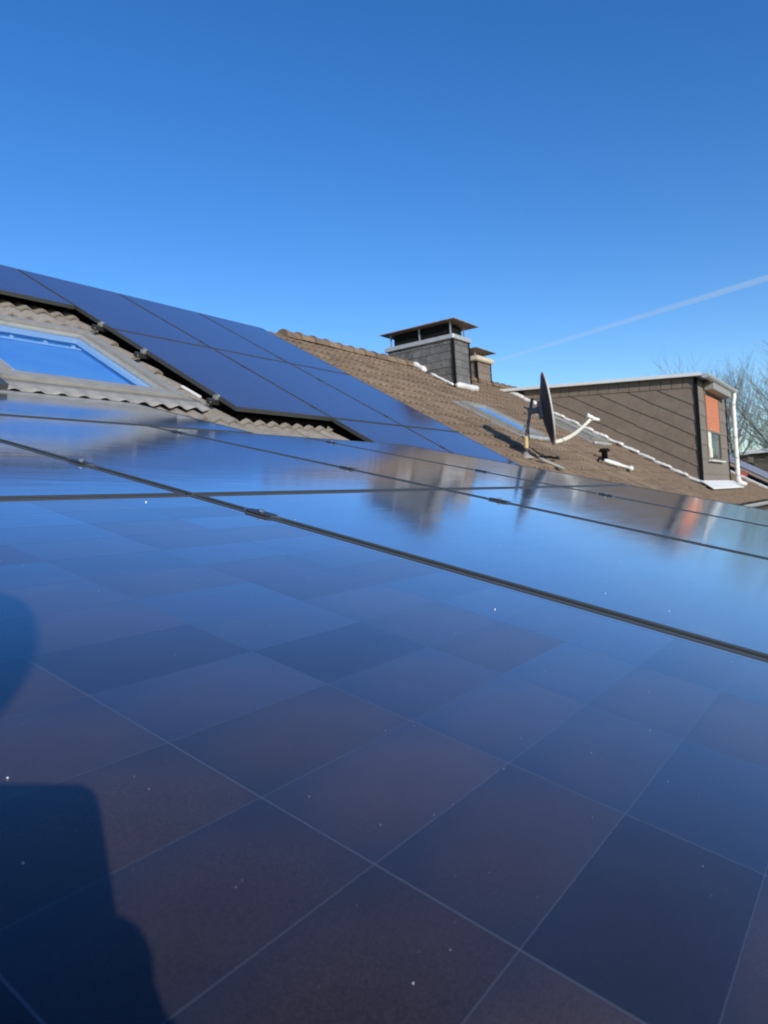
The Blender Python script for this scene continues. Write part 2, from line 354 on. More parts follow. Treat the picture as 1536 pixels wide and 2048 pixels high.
# ridge tiles with a lapped collar
bm = B(); L = .36
for (y0, y1, ra, rb) in ((0, .07, .125, .122), (.07, L, .108, .098)):
    ring = []
    for y, r_ in ((y0, ra), (y1, rb)):
        ring.append([bm.verts.new((y, r_ * 1.05 * math.cos(t), r_ * math.sin(t) * .92)) for t in [math.pi * (k / 8 * 1.16 - .08) for k in range(9)]])
    for k in range(8): bm.faces.new((ring[0][k], ring[0][k + 1], ring[1][k + 1], ring[1][k]))
    bm.faces.new(ring[0][::-1])
    if y0: bm.faces.new(ring[1])
ridge_me = mesh_of('ridge_tile', bm, m_tile)
x = XW + .1
while x < XE - .3:
    if not (11.75 < x + .15 < 12.6):
        link('ridge_tile', ridge_me, house, HI @ (Matrix.Translation((x, RY, RZ - (.005 if x > 8.15 else .13) + random.uniform(-.006, .006))) @ Matrix.Rotation(random.uniform(-.02, .02), 4, 'Z')))
    x += .335
# eaves gutter of the main roof
bm = B(); g = []
gp = PM(0, V_EAVE - .02, -.05)
for xx in (4.9, XE):
    g.append([bm.verts.new((xx, gp.y - .06 + .07 * math.cos(t), gp.z - .0 - .07 * math.sin(t))) for t in [math.pi * k / 8 for k in range(9)]] +
             [bm.verts.new((xx, gp.y - .06 - .064 * math.cos(t), gp.z - .064 * math.sin(t))) for t in [math.pi * k / 8 for k in range(9)]])
n_ = len(g[0])
for k in range(n_): bm.faces.new((g[0][k], g[0][(k + 1) % n_], g[1][(k + 1) % n_], g[1][k]))
hobj('gutter', bm, m_zinc)
# verge mortar strip at the far end
bm = B()
for k in range(17):
    v = V_EAVE + k * .35
    mw = MM(XE - .02, v, .012 + (k % 2) * .004); b2 = B(); box(b2, (-.09, 0, -.03), (.09, .36, .045)); bevel(b2, .012)
    b2.transform(mw)
    me = bpy.data.meshes.new('t'); b2.to_mesh(me); b2.free(); bm.from_mesh(me); bpy.data.meshes.remove(me)
hobj('verge_trim', bm, m_lead)

# ---- flat-pitched extension that the camera stands over
ext = hpart('roof_extension')
bm = B()
p0, p1 = PN(0, -.75, -.16), PN(0, 3.02, -.16); p2 = Vector((0, 4.25, PM(0, PM(0, 0).y).z))
q1 = Vector((0, 4.1, ZC + .70))
poly = [(-.10, p0.y, p0.z), (-.10, p1.y, p1.z), (-.10, q1.y, q1.z), (-.10, q1.y, q1.z - .25), (-.10, p0.y, p0.z - .22)]
prism(bm, poly, (4.80, 0, 0)); hobj('extension_roof', bm, m_deck, ext)
bm = B(); prism(bm, [(.0, p0.y + .2, 0), (.0, p0.y + .2, p0.z - .2), (.0, 4.0, q1.z - .3), (.0, 4.0, 0)], (4.6, 0, 0)); hobj('extension_wall', bm, m_wall, ext)

# ------------------------------------------------------------------ chimneys (parts of the house)
def clip(poly, a, b, c):
    """keep the part of the 2D polygon with a*x+b*y<=c"""
    out = []
    for i in range(len(poly)):
        p, q = poly[i], poly[(i + 1) % len(poly)]; dp = a * p[0] + b * p[1] - c; dq = a * q[0] + b * q[1] - c
        if dp <= 0: out.append(p)
        if dp * dq < 0: t = dp / (dp - dq); out.append((p[0] + (q[0] - p[0]) * t, p[1] + (q[1] - p[1]) * t))
    return out
def slates(name, m, parent, to3, nrm, limits, w, h, u0, u1, v0, v1, ang=0, stagger=.5, gap=.004, wob=.0, th=.008, hoff=0):
    """rows of clipped slates on a wall plane; to3(u,v)->point, nrm = outward normal; limits = half-planes"""
    ca, sa = math.cos(ang), math.sin(ang); nrm = Vector(nrm); j = 0; v = v0
    while v < v1:
        u = u0 + (j % 2) * stagger * w + hoff
        while u < u1:
            du = random.uniform(-wob, wob)
            q = [(u + gap / 2, v), (u + w * .5, v + du * .5), (u + w - gap / 2, v + du), (u + w - gap / 2, v + h + .012), (u + gap / 2, v + h + .012)]
            q = [(x * ca - y * sa, x * sa + y * ca) for x, y in q]
            for (a, b_, c) in limits:
                if len(q) > 2: q = clip(q, a, b_, c)
            if len(q) > 2:
                area = abs(sum(q[i][0] * q[(i + 1) % len(q)][1] - q[(i + 1) % len(q)][0] * q[i][1] for i in range(len(q)))) / 2
                if area > .0012:
                    bm = B(); f0 = []; f1 = []
                    for (x, y) in q:
                        yy = -x * sa + y * ca; k = max(0, min(1, (yy - v) / (h + .012)))
                        base = to3(x, y); f0.append(bm.verts.new(base)); f1.append(bm.verts.new(base + nrm * (th * 2.3 * (1 - k) + th * .35)))
                    n_ = len(q); bm.faces.new(f0); bm.faces.new(f1)
                    for i in range(n_): bm.faces.new((f0[i], f0[(i + 1) % n_], f1[(i + 1) % n_], f1[i]))
                    obj(name, bm, m, parent)
            u += w
        v += h; j += 1

ch = hpart('chimney'); ch['label'] = 'wide chimney clad in grey slates with a flat sheet cover on posts'
CX0, CX1, CY0, CY1, CZ = 11.93, 12.56, 6.50, 7.98, ZC + 3.19
bm = B(); box(bm, (CX0 + .012, CY0 + .012, ZC + 2.0), (CX1 - .012, CY1 - .012, CZ - .001)); hobj('chimney_core', bm, m_deck, ch)
slates('slate', m_cslate, ch, lambda u, v: Vector((CX0 + .012, u, v)), (-1, 0, 0), [(-1, 0, -CY0), (1, 0, CY1), (0, 1, CZ), (0, -1, -(ZC + 2.1))], .20, .145, CY0 - .1, CY1, ZC + 2.1, CZ, th=.005)
slates('slate', m_cslate, ch, lambda u, v: Vector((u, CY0 + .012, v)), (0, -1, 0), [(-1, 0, -CX0), (1, 0, CX1), (0, 1, CZ), (0, -1, -(ZC + 2.1))], .20, .145, CX0 - .1, CX1, ZC + 2.1, CZ, th=.005)
bm = B(); box(bm, (CX0 - .022, CY0 - .022, ZC + 2.15), (CX0 + .02, CY0 + .02, CZ)); hobj('corner_trim', bm, m_dark, ch)
bm = B(); box(bm, (CX1 - .02, CY0 - .018, ZC + 2.15), (CX1 + .012, CY0 + .02, CZ)); hobj('corner_trim', bm, m_dark, ch)
bm = B(); box(bm, (CX0 - .045, CY0 - .045, CZ + .001), (CX1 + .045, CY1 + .045, CZ + .085)); bevel(bm, .008); hobj('cap_slab', bm, m_zinc, ch)
bm = B(); box(bm, (CX0 + .075, CY0 + .10, CZ + .086), (CX1 - .075, CY1 - .12, CZ + .31)); hobj('flue_block', bm, m_dark, ch)
for yy in (CY0 + .06, CY0 + .75, CY1 - .06):
    for xx in (CX0 + .05, CX1 - .05):
        bm = B(); box(bm, (xx - .012, yy - .012, CZ + .086), (xx + .012, yy + .012, CZ + .345)); hobj('cover_post', bm, m_alu, ch)
bm = B(); zt = CZ + .35
cyc, cxc = (CY0 + CY1) / 2, (CX0 + CX1) / 2
v = [bm.verts.new(p) for p in ((CX0 - .12, CY0 - .12, zt - .012), (CX1 + .26, CY0 - .12, zt - .012), (CX1 + .26, CY1 + .1, zt - .012), (CX0 - .12, CY1 + .1, zt - .012),
     (CX0 - .12, CY0 - .12, zt), (CX1 + .26, CY0 - .12, zt), (CX1 + .26, CY1 + .1, zt), (CX0 - .12, CY1 + .1, zt), (cxc, CY0 + .3, zt + .05), (cxc, CY1 - .3, zt + .05))]
for f in ((3, 2, 1, 0), (0, 1, 5, 4), (1, 2, 6, 5), (2, 3, 7, 6), (3, 0, 4, 7), (4, 5, 8), (5, 6, 9, 8), (6, 7, 9), (7, 4, 8, 9)): bm.faces.new([v[i] for i in f])
hobj('cover_plate', bm, m_cov, ch)

def lump(name, pts, w, hgt, parent, m=m_lead, seg=8):
    """soft crumpled strip of flashing through world points"""
    bm = B(); fine = []
    for i in range(len(pts) - 1):
        a, b = Vector(pts[i]), Vector(pts[i + 1]); k = max(2, int((b - a).length / .05))
        for t in range(k): fine.append(a.lerp(b, t / k))
    fine.append(Vector(pts[-1]))
    rr = [w * (.55 if i in (0, len(fine) - 1) else 1) * random.uniform(.8, 1.2) for i in range(len(fine))]
    fine = [p + Vector((random.uniform(-1, 1), random.uniform(-1, 1), random.uniform(-1, 1))) * w * .12 for p in fine]
    tube(bm, fine, rr, seg)
    return hobj(name, bm, m, parent, True)
cv0 = (CY0 - 0) ; tz = lambda y: ZC + (-HM / math.cos(AM)) + y * math.tan(AM)
lump('flashing', [(CX0 - .05, CY0 - .05, tz(CY0) + .05), (CX1 + .1, CY0 - .06, tz(CY0) + .05)], .065, 0, ch)
lump('flashing', [(CX0 - .03, CY0 + .02, tz(CY0 + .02) + .05), (CX0 - .03, CY0 + .52, tz(CY0 + .52) + .05)], .026, 0, ch)
lump('flashing', [(CX0 - .04, CY0 + .60, tz(CY0 + .6) + .06), (CX0 - .04, CY0 + .88, tz(CY0 + .88) + .09)], .055, 0, ch)

ch2 = hpart('chimney'); ch2['label'] = 'small brown chimney with a pale concrete cap and dark cover plate'
DX0, DX1, DY0, DY1, DZ = 14.52, 15.22, 7.35, 8.0, ZC + 3.27
bm = B(); box(bm, (DX0 + .01, DY0 + .01, ZC + 2.4), (DX1 - .01, DY1, DZ)); hobj('chimney_core', bm, m_deck, ch2)
slates('slate', m_slate, ch2, lambda u, v: Vector((DX0 + .01, u, v)), (-1, 0, 0), [(-1, 0, -DY0), (1, 0, DY1), (0, 1, DZ), (0, -1, -(ZC + 2.4))], .2, .16, DY0 - .1, DY1, ZC + 2.4, DZ, th=.005)
slates('slate', m_slate, ch2, lambda u, v: Vector((u, DY0 + .01, v)), (0, -1, 0), [(-1, 0, -DX0), (1, 0, DX1), (0, 1, DZ), (0, -1, -(ZC + 2.4))], .24, .16, DX0 - .1, DX1, ZC + 2.4, DZ, th=.005)
bm = B(); box(bm, (DX0 - .02, DY0 - .02, ZC + 2.6), (DX0 + .03, DY0 + .03, DZ)); hobj('corner_trim', bm, m_dark, ch2)
bm = B(); box(bm, (DX1 - .02, DY0 - .015, ZC + 2.6), (DX1 + .01, DY0 + .03, DZ)); hobj('corner_trim', bm, m_dark, ch2)
bm = B(); box(bm, (DX0 - .08, DY0 - .08, DZ + .001), (DX1 + .06, DY1 + .06, DZ + .115)); bevel(bm, .02, 2); hobj('cap_slab', bm, m_conc, ch2)
for xx in (DX0 + .08, DX1 - .1):
    for yy in (DY0 + .06, DY1 - .08):
        bm = B(); box(bm, (xx - .012, yy - .012, DZ + .116), (xx + .012, yy + .012, DZ + .262)); hobj('cover_post', bm, m_alu, ch2)
bm = B(); box(bm, (DX0 - .15, DY0 - .1, DZ + .263), (DX1 + .16, DY1 + .15, DZ + .275))
hobj('cover_plate', bm, m_cov, ch2)

# ------------------------------------------------------------------ dormer (part of the house)
dm = hpart('dormer'); dm['label'] = 'long flat-roofed dormer clad in brown boards with an orange shutter on its front'
DX, DXE, DYF = 15.45, 18.62, 2.98
top = lambda y: ZC + 2.315 + (y - DYF) * .0755      # underside of the dormer roof
YR = 7.30
bm = B(); prism(bm, [(DX + .02, DYF + .02, ZC - .1), (DX + .02, DYF + .02, top(DYF) - .002), (DX + .02, YR, top(YR) - .002), (DX + .02, YR, ZC + 2.4)], (DXE - DX - .04, 0, 0))
core = hobj('dormer_core', bm, m_deck, dm)
# cheek: fascia band of upright slates, then courses that follow the pitch of the main roof
tY = lambda u, v: Vector((DX + .02, u, v))
m1 = .0755; T0 = top(0)
band = .215
slates('cheek_slate', m_slate, dm, tY, (-1, 0, 0), [(-1, 0, -(DYF + .05)), (1, 0, YR - .1), (-m1, 1, T0), (m1, -1, -(T0 - band)), (math.tan(AM), -1, -(tz(0) - .02))],
       .215, band + .02, DYF - .3, YR, T0 * math.cos(math.atan(m1)) - band * 1.0 + .0, T0 * math.cos(math.atan(m1)) - .05, ang=math.atan(m1), stagger=0, th=.006, gap=.012)
c30 = R(30.2); vperp = lambda y, z: -y * math.sin(c30) + z * math.cos(c30)
vs = vperp(3.08, ZC + 1.147) - 6 * .266
slates('cheek_slate', m_slate, dm, tY, (-1, 0, 0), [(-1, 0, -(DYF + .05)), (1, 0, YR), (-m1, 1, T0 - band - .012), (math.tan(AM), -1, -(tz(0) - .02))],
       .62, .266, DYF, 16, vs, vs + 12 * .266, ang=c30, stagger=.45, th=.0062, wob=.016)
# front
fr = lambda u, v: Vector((u, DYF + .02, v))
WX0, WX1, WZ0, WZ1 = 16.22, 17.62, ZC + .70, ZC + 2.04
for (a, b_, z0, z1) in ((DX + .04, WX0 - .05, ZC + .06, ZC + 2.3), (WX1 + .05, DXE - .03, ZC + .06, ZC + 2.3), (WX0 - .05, WX1 + .05, ZC + .06, WZ0 - .06)):
    slates('front_slate', m_slate2, dm, fr, (0, -1, 0), [(-1, 0, -a), (1, 0, b_), (0, 1, z1), (0, -1, -z0)], .72, .30, a, b_, z0, z1, stagger=0, th=.006)
bm = B(); box(bm, (DX - .012, DYF - .012, ZC + .1), (DX + .045, DYF + .05, top(DYF) - .02)); hobj('corner_trim', bm, m_dark, dm)
bm = B(); box(bm, (DXE - .06, DYF - .008, ZC + .1), (DXE, DYF + .05, top(DYF) - .02)); hobj('corner_trim', bm, m_dark, dm)
# roof slab with pale edge, gutter, downpipe
bm = B(); prism(bm, [(DX - .10, DYF - .10, top(DYF - .1)), (DX - .10, YR + .1, top(YR + .1)), (DX - .10, YR + .1, top(YR + .1) + .055), (DX - .10, DYF - .10, top(DYF - .1) + .055)], (DXE - DX + .22, 0, 0))
hobj('dormer_roof', bm, m_zinc, dm)
bm = B(); prism(bm, [(DX - .125, DYF - .12, top(DYF - .12) - .005), (DX - .125, YR + .05, top(YR) - .0), (DX - .125, YR + .05, top(YR) + .063), (DX - .125, DYF - .12, top(DYF - .12) + .058)], (.024, 0, 0))
hobj('roof_edge_trim', bm, m_white, dm)
bm = B(); g = []
gz = top(DYF) + .005; gy = DYF - .19
for xx in (DX - .13, DXE + .16):
    g.append([bm.verts.new((xx, gy + .075 * math.cos(t), gz - .08 * math.sin(t))) for t in [math.pi * k / 8 for k in range(9)]] + [bm.verts.new((xx, gy - .066 * math.cos(t), gz - .068 * math.sin(t))) for t in [math.pi * k / 8 for k in range(9)]])
n_ = len(g[0])
for k in range(n_): bm.faces.new((g[0][k], g[0][(k + 1) % n_], g[1][(k + 1) % n_], g[1][k]))
bm.faces.new(g[0][:9]); bm.faces.new(g[1][:9])
hobj('gutter', bm, m_zinc, dm, False)
bm = B(); px_ = DXE - .02
tube(bm, [(px_, gy, gz - .03), (px_, gy, gz - .16), (px_, gy + .03, gz - .30), (px_, gy + .03, ZC + .30), (px_ + .02, gy, ZC + .17), (px_ + .08, gy - .12, ZC + .10)], .05, 12)
hobj('downpipe', bm, m_white, dm, True)
for zz in (gz - .36, ZC + 1.2, ZC + .72, ZC + .30):
    bm = B(); tube(bm, [(px_, gy + .03, zz), (px_, gy + .03, zz + .05)], .057, 12); hobj('pipe_bracket', bm, m_zinc, dm)
# window with a half-lowered shutter
bm = B()
for (a, b_) in (((WX0 - .05, WZ0 - .05), (WX0, WZ1 + .05)), ((WX1, WZ0 - .05), (WX1 + .05, WZ1 + .05)), ((WX0, WZ0 - .05), (WX1, WZ0)), ((WX0, WZ1), (WX1, WZ1 + .05))):
    box(bm, (a[0], DYF - .012, a[1]), (b_[0], DYF + .03, b_[1]))
hobj('window_surround', bm, m_slate2, dm)
bm = B(); box(bm, (WX0 + .002, DYF + .011, WZ0 + .002), (WX1 - .002, DYF + .017, WZ1)); hobj('window_pane', bm, mat('dark_pane', (.012, .014, .018), .12, spec=.12), dm)
bm = B(); box(bm, (WX0 + .05, DYF - .004, WZ0 + .005), (WX0 + .37, DYF + .008, WZ0 + .56)); bevel(bm, .003)
hobj('window_sash', bm, m_cream, dm)
bm = B(); box(bm, (WX0 + .06, DYF - .03, WZ0 + .006), (WX0 + .28, DYF - .005, WZ0 + .22)); bevel(bm, .01, 2); hobj('sill_box', bm, m_cream, dm)
bm = B(); box(bm, (WX0 - .08, DYF - .075, WZ0 - .075), (WX1 + .1, DYF + .0, WZ0 - .051)); hobj('window_sill', bm, m_white, dm)
z = WZ1 - .012; k = 0
bm0 = B(); box(bm0, (WX0 + .015, DYF - .006, 0), (WX1 - .015, DYF + .006, .044)); bevel(bm0, .006, 1); slat_me = mesh_of('shutter_slat', bm0, m_orange)
while z > ZC + 1.30:
    z -= .049; link('shutter_slat', slat_me, dm, Matrix.Translation((0, 0, z)))
bm = B(); box(bm, (WX0 + .01, DYF - .012, z - .045), (WX1 - .01, DYF + .008, z - .003)); hobj('shutter_end_bar', bm, m_slate2, dm)
bm = B(); box(bm, (WX0 - .06, DYF - .20, WZ1 + .055), (WX1 + .55, DYF - .0, WZ1 + .245)); bevel(bm, .012); hobj('shutter_box', bm, m_velux, dm)
# stepped pale flashing along the foot of the cheek and at the front
v = (3.04) / math.cos(AM) * .0
y = DYF - .02; k = 0
while y < 7.0:
    y2 = min(y + .31, 7.05)
    if not (5.95 < y < 6.0):
        lump('flashing', [(DX - .06, y - .03, tz(y) + .062), (DX - .05, y2 + .02, tz(y2) + .045)], .036 if y < 6.2 else .058, 0, dm)
    y = y2 + .0
bm = B()
for (a, b_, c, d_) in ((DX - .16, DXE + .35, DYF - .22, .06),):
    prism(bm, [(a, c, tz(c) + .05), (b_, c, tz(c) + .05), (b_, DYF + .01, tz(DYF) + .09), (a + .04, DYF + .01, tz(DYF) + .09)], (0, 0, .03))
bevel(bm, .008)
hobj('front_apron', bm, m_white, dm)

# ------------------------------------------------------------------ skylights (parts of the house)
def skylight(u0, u1, v0, v1, raise_=.07, detail=True, apron=True, fw=.105, sw=.05):
    """outer frame rectangle on the main roof"""
    s_ = bpy.data.objects.new('skylight', None); COL.objects.link(s_); s_.parent = house; s_.matrix_basis = HI @ MM(u0, v0, 0)
    W, H = u1 - u0, v1 - v0; z0, z1 = -.08, raise_
    def part(nm, bm, m, sm=False): return obj(nm, bm, m, s_, sm)
    # outer casing in four mitred profiles, inner sash a little lower
    for (a, b_) in (((0, 0), (W, fw)), ((0, H - fw), (W, H)), ((0, fw), (fw, H - fw)), ((W - fw, fw), (W, H - fw))):
        bm = B(); box(bm, (a[0], a[1], z0), (b_[0], b_[1], z1)); bevel(bm, .010, 2); part('casing', bm, m_velux)
    g = fw + .009
    for (a, b_) in (((g, g), (W - g, g + sw)), ((g, H - g - sw), (W - g, H - g)), ((g, g + sw), (g + sw, H - g - sw)), ((W - g - sw, g + sw), (W - g, H - g - sw))):
        bm = B(); box(bm, (a[0], a[1], z0), (b_[0], b_[1], z1 - .014)); bevel(bm, .005); part('sash', bm, m_velux)
    k = g + sw + .002
    bm = B(); bm.faces.new([bm.verts.new(p_) for p_ in ((k - .004, k - .004, z1 - .028), (W - k + .004, k - .004, z1 - .028), (W - k + .004, H - k + .004, z1 - .028), (k - .004, H - k + .004, z1 - .028))]); part('pane', bm, m_pane)
    # white reveal below the glass and a blue blind at the bottom of it
    t = .055
    bm = B()
    for (a, b_) in (((k, k), (W - k, k + t)), ((k, H - k - t), (W - k, H - k)), ((k, k + t), (k + t, H - k - t)), ((W - k - t, k + t), (W - k, H - k - t))):
        box(bm, (a[0], a[1], z1 - .075), (b_[0], b_[1], z1 - .045))
    part('inner_frame', bm, m_innerframe)
    if detail:
        for q in (.15, .42, .69, .93):
            bm = B(); xx = k + t + (W - 2 * k - 2 * t) * q; box(bm, (xx - .010, H - k - t - .105, z1 - .094), (xx + .010, H - k - t - .075, z1 - .07)); part('blind_clip', bm, m_innerframe)
        bm = B(); box(bm, (k + t, H - k - t - .095, z1 - .095), (W - k - t, H - k - t - .085, z1 - .088)); part('blind_rail', bm, m_innerframe)
    bm = B(); box(bm, (k, k, z1 - .12), (W - k, H - k, z1 - .11)); part('blind', bm, m_room)
    # flashing: top gutter, side strips, pleated apron
    bm = B(); box(bm, (-.10, H + .003, -.02), (W + .10, H + .10, .035)); bevel(bm, .006); part('top_flashing', bm, m_velux)
    for xa, xb in ((-.09, -.003), (W + .003, W + .09)):
        bm = B(); box(bm, (xa, -.02, -.02), (xb, H, .028)); bevel(bm, .005); part('side_flashing', bm, m_velux)
    if apron:
        bm = B(); nx = 60; rows = [(-.003, .05, 0), (-.05, .042, .15), (-.09, .036, .6), (-.14, .032, .9)]; g_ = []
        x0_ = -.09 ; ww = W + .18
        for (yy, zz, am) in rows:
            g_.append([bm.verts.new((x0_ + ww * i / nx, yy + (.012 * math.sin(i * 1.3) if am == 1 else 0), zz + am * .016 * math.cos(2 * math.pi * (u0 + x0_ + ww * i / nx - XW) / .15))) for i in range(nx + 1)])
        for j in range(len(rows) - 1):
            for i in range(nx): bm.faces.new((g_[j][i], g_[j][i + 1], g_[j + 1][i + 1], g_[j + 1][i]))
        ap = part('apron', bm, m_velux, True); so_ = ap.modifiers.new('thickness', 'SOLIDIFY'); so_.thickness = .004
    return s_
sk = skylight(2.23, 3.65, 4.14, 5.60, .075); sk['label'] = 'large skylight with a grey clad frame below the upper solar panels'
sk2 = skylight(10.15, 11.0, 4.35, 5.55, .09, False, False, .05, .03); sk2['label'] = 'narrow skylight beyond the dish mast'
sk3 = skylight(13.7, 14.7, 4.5, 5.75, .09, False, False, .05, .03); sk3['label'] = 'grey skylight behind the dish beside the dormer'
lump('flashing', [(10.0, PM(0, 4.22).y, PM(0, 4.22).z + .05), (11.25, PM(0, 4.22).y, PM(0, 4.22).z + .05)], .035, 0, None, m_zinc)
lump('flashing', [(13.5, PM(0, 4.35).y, PM(0, 4.35).z + .05), (14.5, PM(0, 4.35).y, PM(0, 4.35).z + .05)], .035, 0, None, m_zinc)
# pointed side ledge at the skylight corner (white plastic bit)
# ------------------------------------------------------------------ solar panels
def panel_meshes(L, W, glass, far):
    d = {}
    bm = B(); lip = .011 if not far else .012; T = .035
    for (a, b_) in (((0, 0), (W, lip)), ((0, L - lip), (W, L)), ((0, lip), (lip, L - lip)), ((W - lip, lip), (W, L - lip))):
        b2 = B(); box(b2, (a[0], a[1], -T), (b_[0], b_[1], 0)); bevel(b2, .0012)
        me = bpy.data.meshes.new('t'); b2.to_mesh(me); b2.free(); bm.from_mesh(me); bpy.data.meshes.remove(me)
    d['frame'] = mesh_of('frame', bm, m_frame)
    bm = B(); box(bm, (lip - .001, lip - .001, -.006), (W - lip + .001, L - lip + .001, -.0016)); d['glass'] = mesh_of('glass', bm, glass)
    return d
near_me = panel_meshes(1.69, PW, m_glass, False); main_me = panel_meshes(PL, PW, m_glass_far, True)
land_me = panel_meshes(PW, PL, m_glass_far, True); land_near = panel_meshes(PW, PL, m_glass, False)
def panel(mes, mw, label, group):
    r = empty('solar_panel', label=label, cat='solar panel', group=group); r.matrix_world = mw
    link('frame', mes['frame'], r); link('glass', mes['glass'], r); return r
GN, GM = 'black solar panels on the flat extension roof', 'solar panels on the steep roof up to the ridge'
UN = [-.037, 1.117, 2.271, 3.425]; V1, V2 = -.413, 1.295
lab1 = ['nearest solar panel with brown and blue cells, filling the foreground', 'lower row solar panel beyond the thick seam, reflecting plain blue sky',
        'lower row panel beyond the second dark seam, cut by the right picture edge', 'lower row solar panel at the far edge reflecting the orange shutter']
lab2 = ['solar panel at the left edge just above the level cross seam', 'solar panel between the two long seams above the cross seam',
        'upper row solar panel that mirrors the wide chimney', 'far corner panel of the low array against the brown tiles']
tilts = [0, 0, .0, .0]
for i, u in enumerate(UN):
    if i == 0:
        p = empty('solar_panel', label=lab1[0], cat='solar panel', group=GN); p.matrix_world = MN(u, V1)
        link('frame', near_me['frame'], p)
        bm = B(); box(bm, (.010, .010, -.006), (PW - .010, 1.68, -.00167)); obj('backing_glass', bm, m_gap, p)
        bm = B(); box(bm, (0, 0, -.004), (.1824, .0920, -.0016)); cell_me = mesh_of('solar_cell', bm, m_cell)
        # column edges measured from the photograph
        ys = [e_ - V1 for e_ in (-.36, -.268, -.175, -.081, .012, .104, .1975, .291, .387, .487, .585, .682, .778, .873, .968, 1.063, 1.158, 1.252)]
        for c in range(6):
            x0 = (.3365 - 2 * .1837 - u) + c * .1837
            for yv, yw in zip(ys[:-1], ys[1:]):
                o = link('solar_cell', cell_me, p, Matrix.Translation((x0, yv, random.uniform(-.00001, .00001))) @ Matrix.Diagonal((1, (yw - yv - .0006) / .0920, 1, 1)) @ Matrix.Rotation(random.uniform(-.0002, .0002), 4, 'X') @ Matrix.Rotation(random.uniform(-.0001, .0001), 4, 'Y'))
        # black border strip that covers the glass between the cells and the frame
        bm = B()
        xe0 = .3365 - 2 * .1837 - u; xe1 = xe0 + 6 * .1837
        box(bm, (.0105, .0105, -.0035), (max(.0106, xe0 - .002), 1.6795, -.0015)); box(bm, (xe1 - .001, .0105, -.0035), (PW - .0105, 1.6795, -.0015))
        box(bm, (xe0, ys[-1], -.0035), (xe1 - .002, 1.6795, -.0015)); box(bm, (xe0, .0105, -.0035), (xe1 - .002, ys[0] - .001, -.0015))
        obj('border', bm, m_glass, p)
    else: p = panel(near_me, MN(u, V1, 0, tilts[i]), lab1[i], GN)
    panel(near_me, MN(u, V2), lab2[i], GN)
panel(land_near, MN(1.30, 3.035, .0) @ Matrix.Rotation(R(2.1), 4, 'X'), 'low landscape solar panel directly under the skylight apron', GN)
dz = HM - HP
labm = {(0, 0): 'top row solar panel of the steep roof right of the skylight, first column', (1, 0): 'top row solar panel of the steep roof, middle column',
        (2, 0): 'top row solar panel of the steep roof beside the bare brown tiles', (0, 1): 'second row solar panel whose lower left side edges the skylight tiles',
        (1, 1): 'second row solar panel of the steep roof, middle column', (2, 1): 'second row solar panel of the steep roof beside the bare brown tiles',
        (1, 2): 'lowest row solar panel with exposed left edge and steel clamp', (2, 2): 'lowest row solar panel next to the dish shadow'}
for (c, r_), lb in labm.items():
    panel(main_me, MM(COLX[c], VROW[r_], dz), lb, GM)
panel(land_me, MM(2.145, VROW[0] + PL - PW, dz), 'landscape solar panel above the skylight at the left edge', GM)
q = Vector((2.121, 3.971, .86)); vq = q.y * math.cos(AM) + q.z * math.sin(AM)
panel(land_me, MM(2.121 - PL, vq, dz + .0), 'solar panel corner poking in left of the skylight', GM)

# ------------------------------------------------------------------ rails with clamps and hooks
def rail(label, group, mw, length, clamps, hooks=(), ends=(), mid=True):
    """rail along x, its top 36 mm below the panel top"""
    r = empty('mounting_rail', label=label, cat='mounting rail', group=group); r.matrix_world = mw
    bm = B(); box(bm, (0, -.02, -.078), (length, .02, -.0365)); bevel(bm, .003); obj('bar', bm, m_clamp, r)
    for x in clamps:
        c = None
        bm = B(); box(bm, (x - .009, -.036, -.034), (x + .009, .036, .0045)); box(bm, (x - .016, -.032, .0012), (x + .016, .032, .0040)); c = obj('panel_clamp', bm, m_clamp, r)
        bm = B(); tube(bm, [(x, 0, .0047), (x, 0, .0095)], .0065, 8); obj('bolt', bm, m_steel, c)
        bm = B(); box(bm, (x - .010, .033, -.01), (x + .010, .043, .0032)); box(bm, (x - .010, -.043, -.01), (x + .010, -.033, .0032)); obj('spring_clip', bm, m_steel, c)
    for x in hooks:
        bm = B(); box(bm, (x - .015, -.10, -.125), (x + .015, -.094, -.045)); box(bm, (x - .015, -.10, -.131), (x + .015, .25, -.125)); box(bm, (x - .015, -.0935, -.052), (x + .015, -.0205, -.045)); obj('roof_hook', bm, m_alu, r)
    for x in ends:
        bm = B(); box(bm, (x - .03, -.02, -.0362), (x - .001, .02, -.008)); box(bm, (x - .012, -.02, -.0078), (x + .009, .02, .004)); bevel(bm, .002); c = obj('end_clamp', bm, m_alu, r)
        bm = B(); tube(bm, [(x - .014, 0, -.002), (x - .014, 0, .011)], .008, 8); obj('bolt', bm, m_steel, c)
        bm = B(); tube(bm, [(x - .075, 0, -.058), (x - .068, 0, -.058)], .022, 10); obj('end_cap', bm, m_alu, r)
    return r
seam = [1.107, 2.261, 3.415]
for v, lb in ((-.15, 'hidden lower rail of the front panel row'), (1.06, 'rail whose clamps sit on the long seam right of the front panel'), (1.73, 'rail whose clamps sit just above the level cross seam'), (2.76, 'rail whose clamps sit on the seams near the upper edge of the low array')):
    rail(lb, 'rails under the extension panels', MN(-.08, v), 4.70, [x + .08 for x in seam])
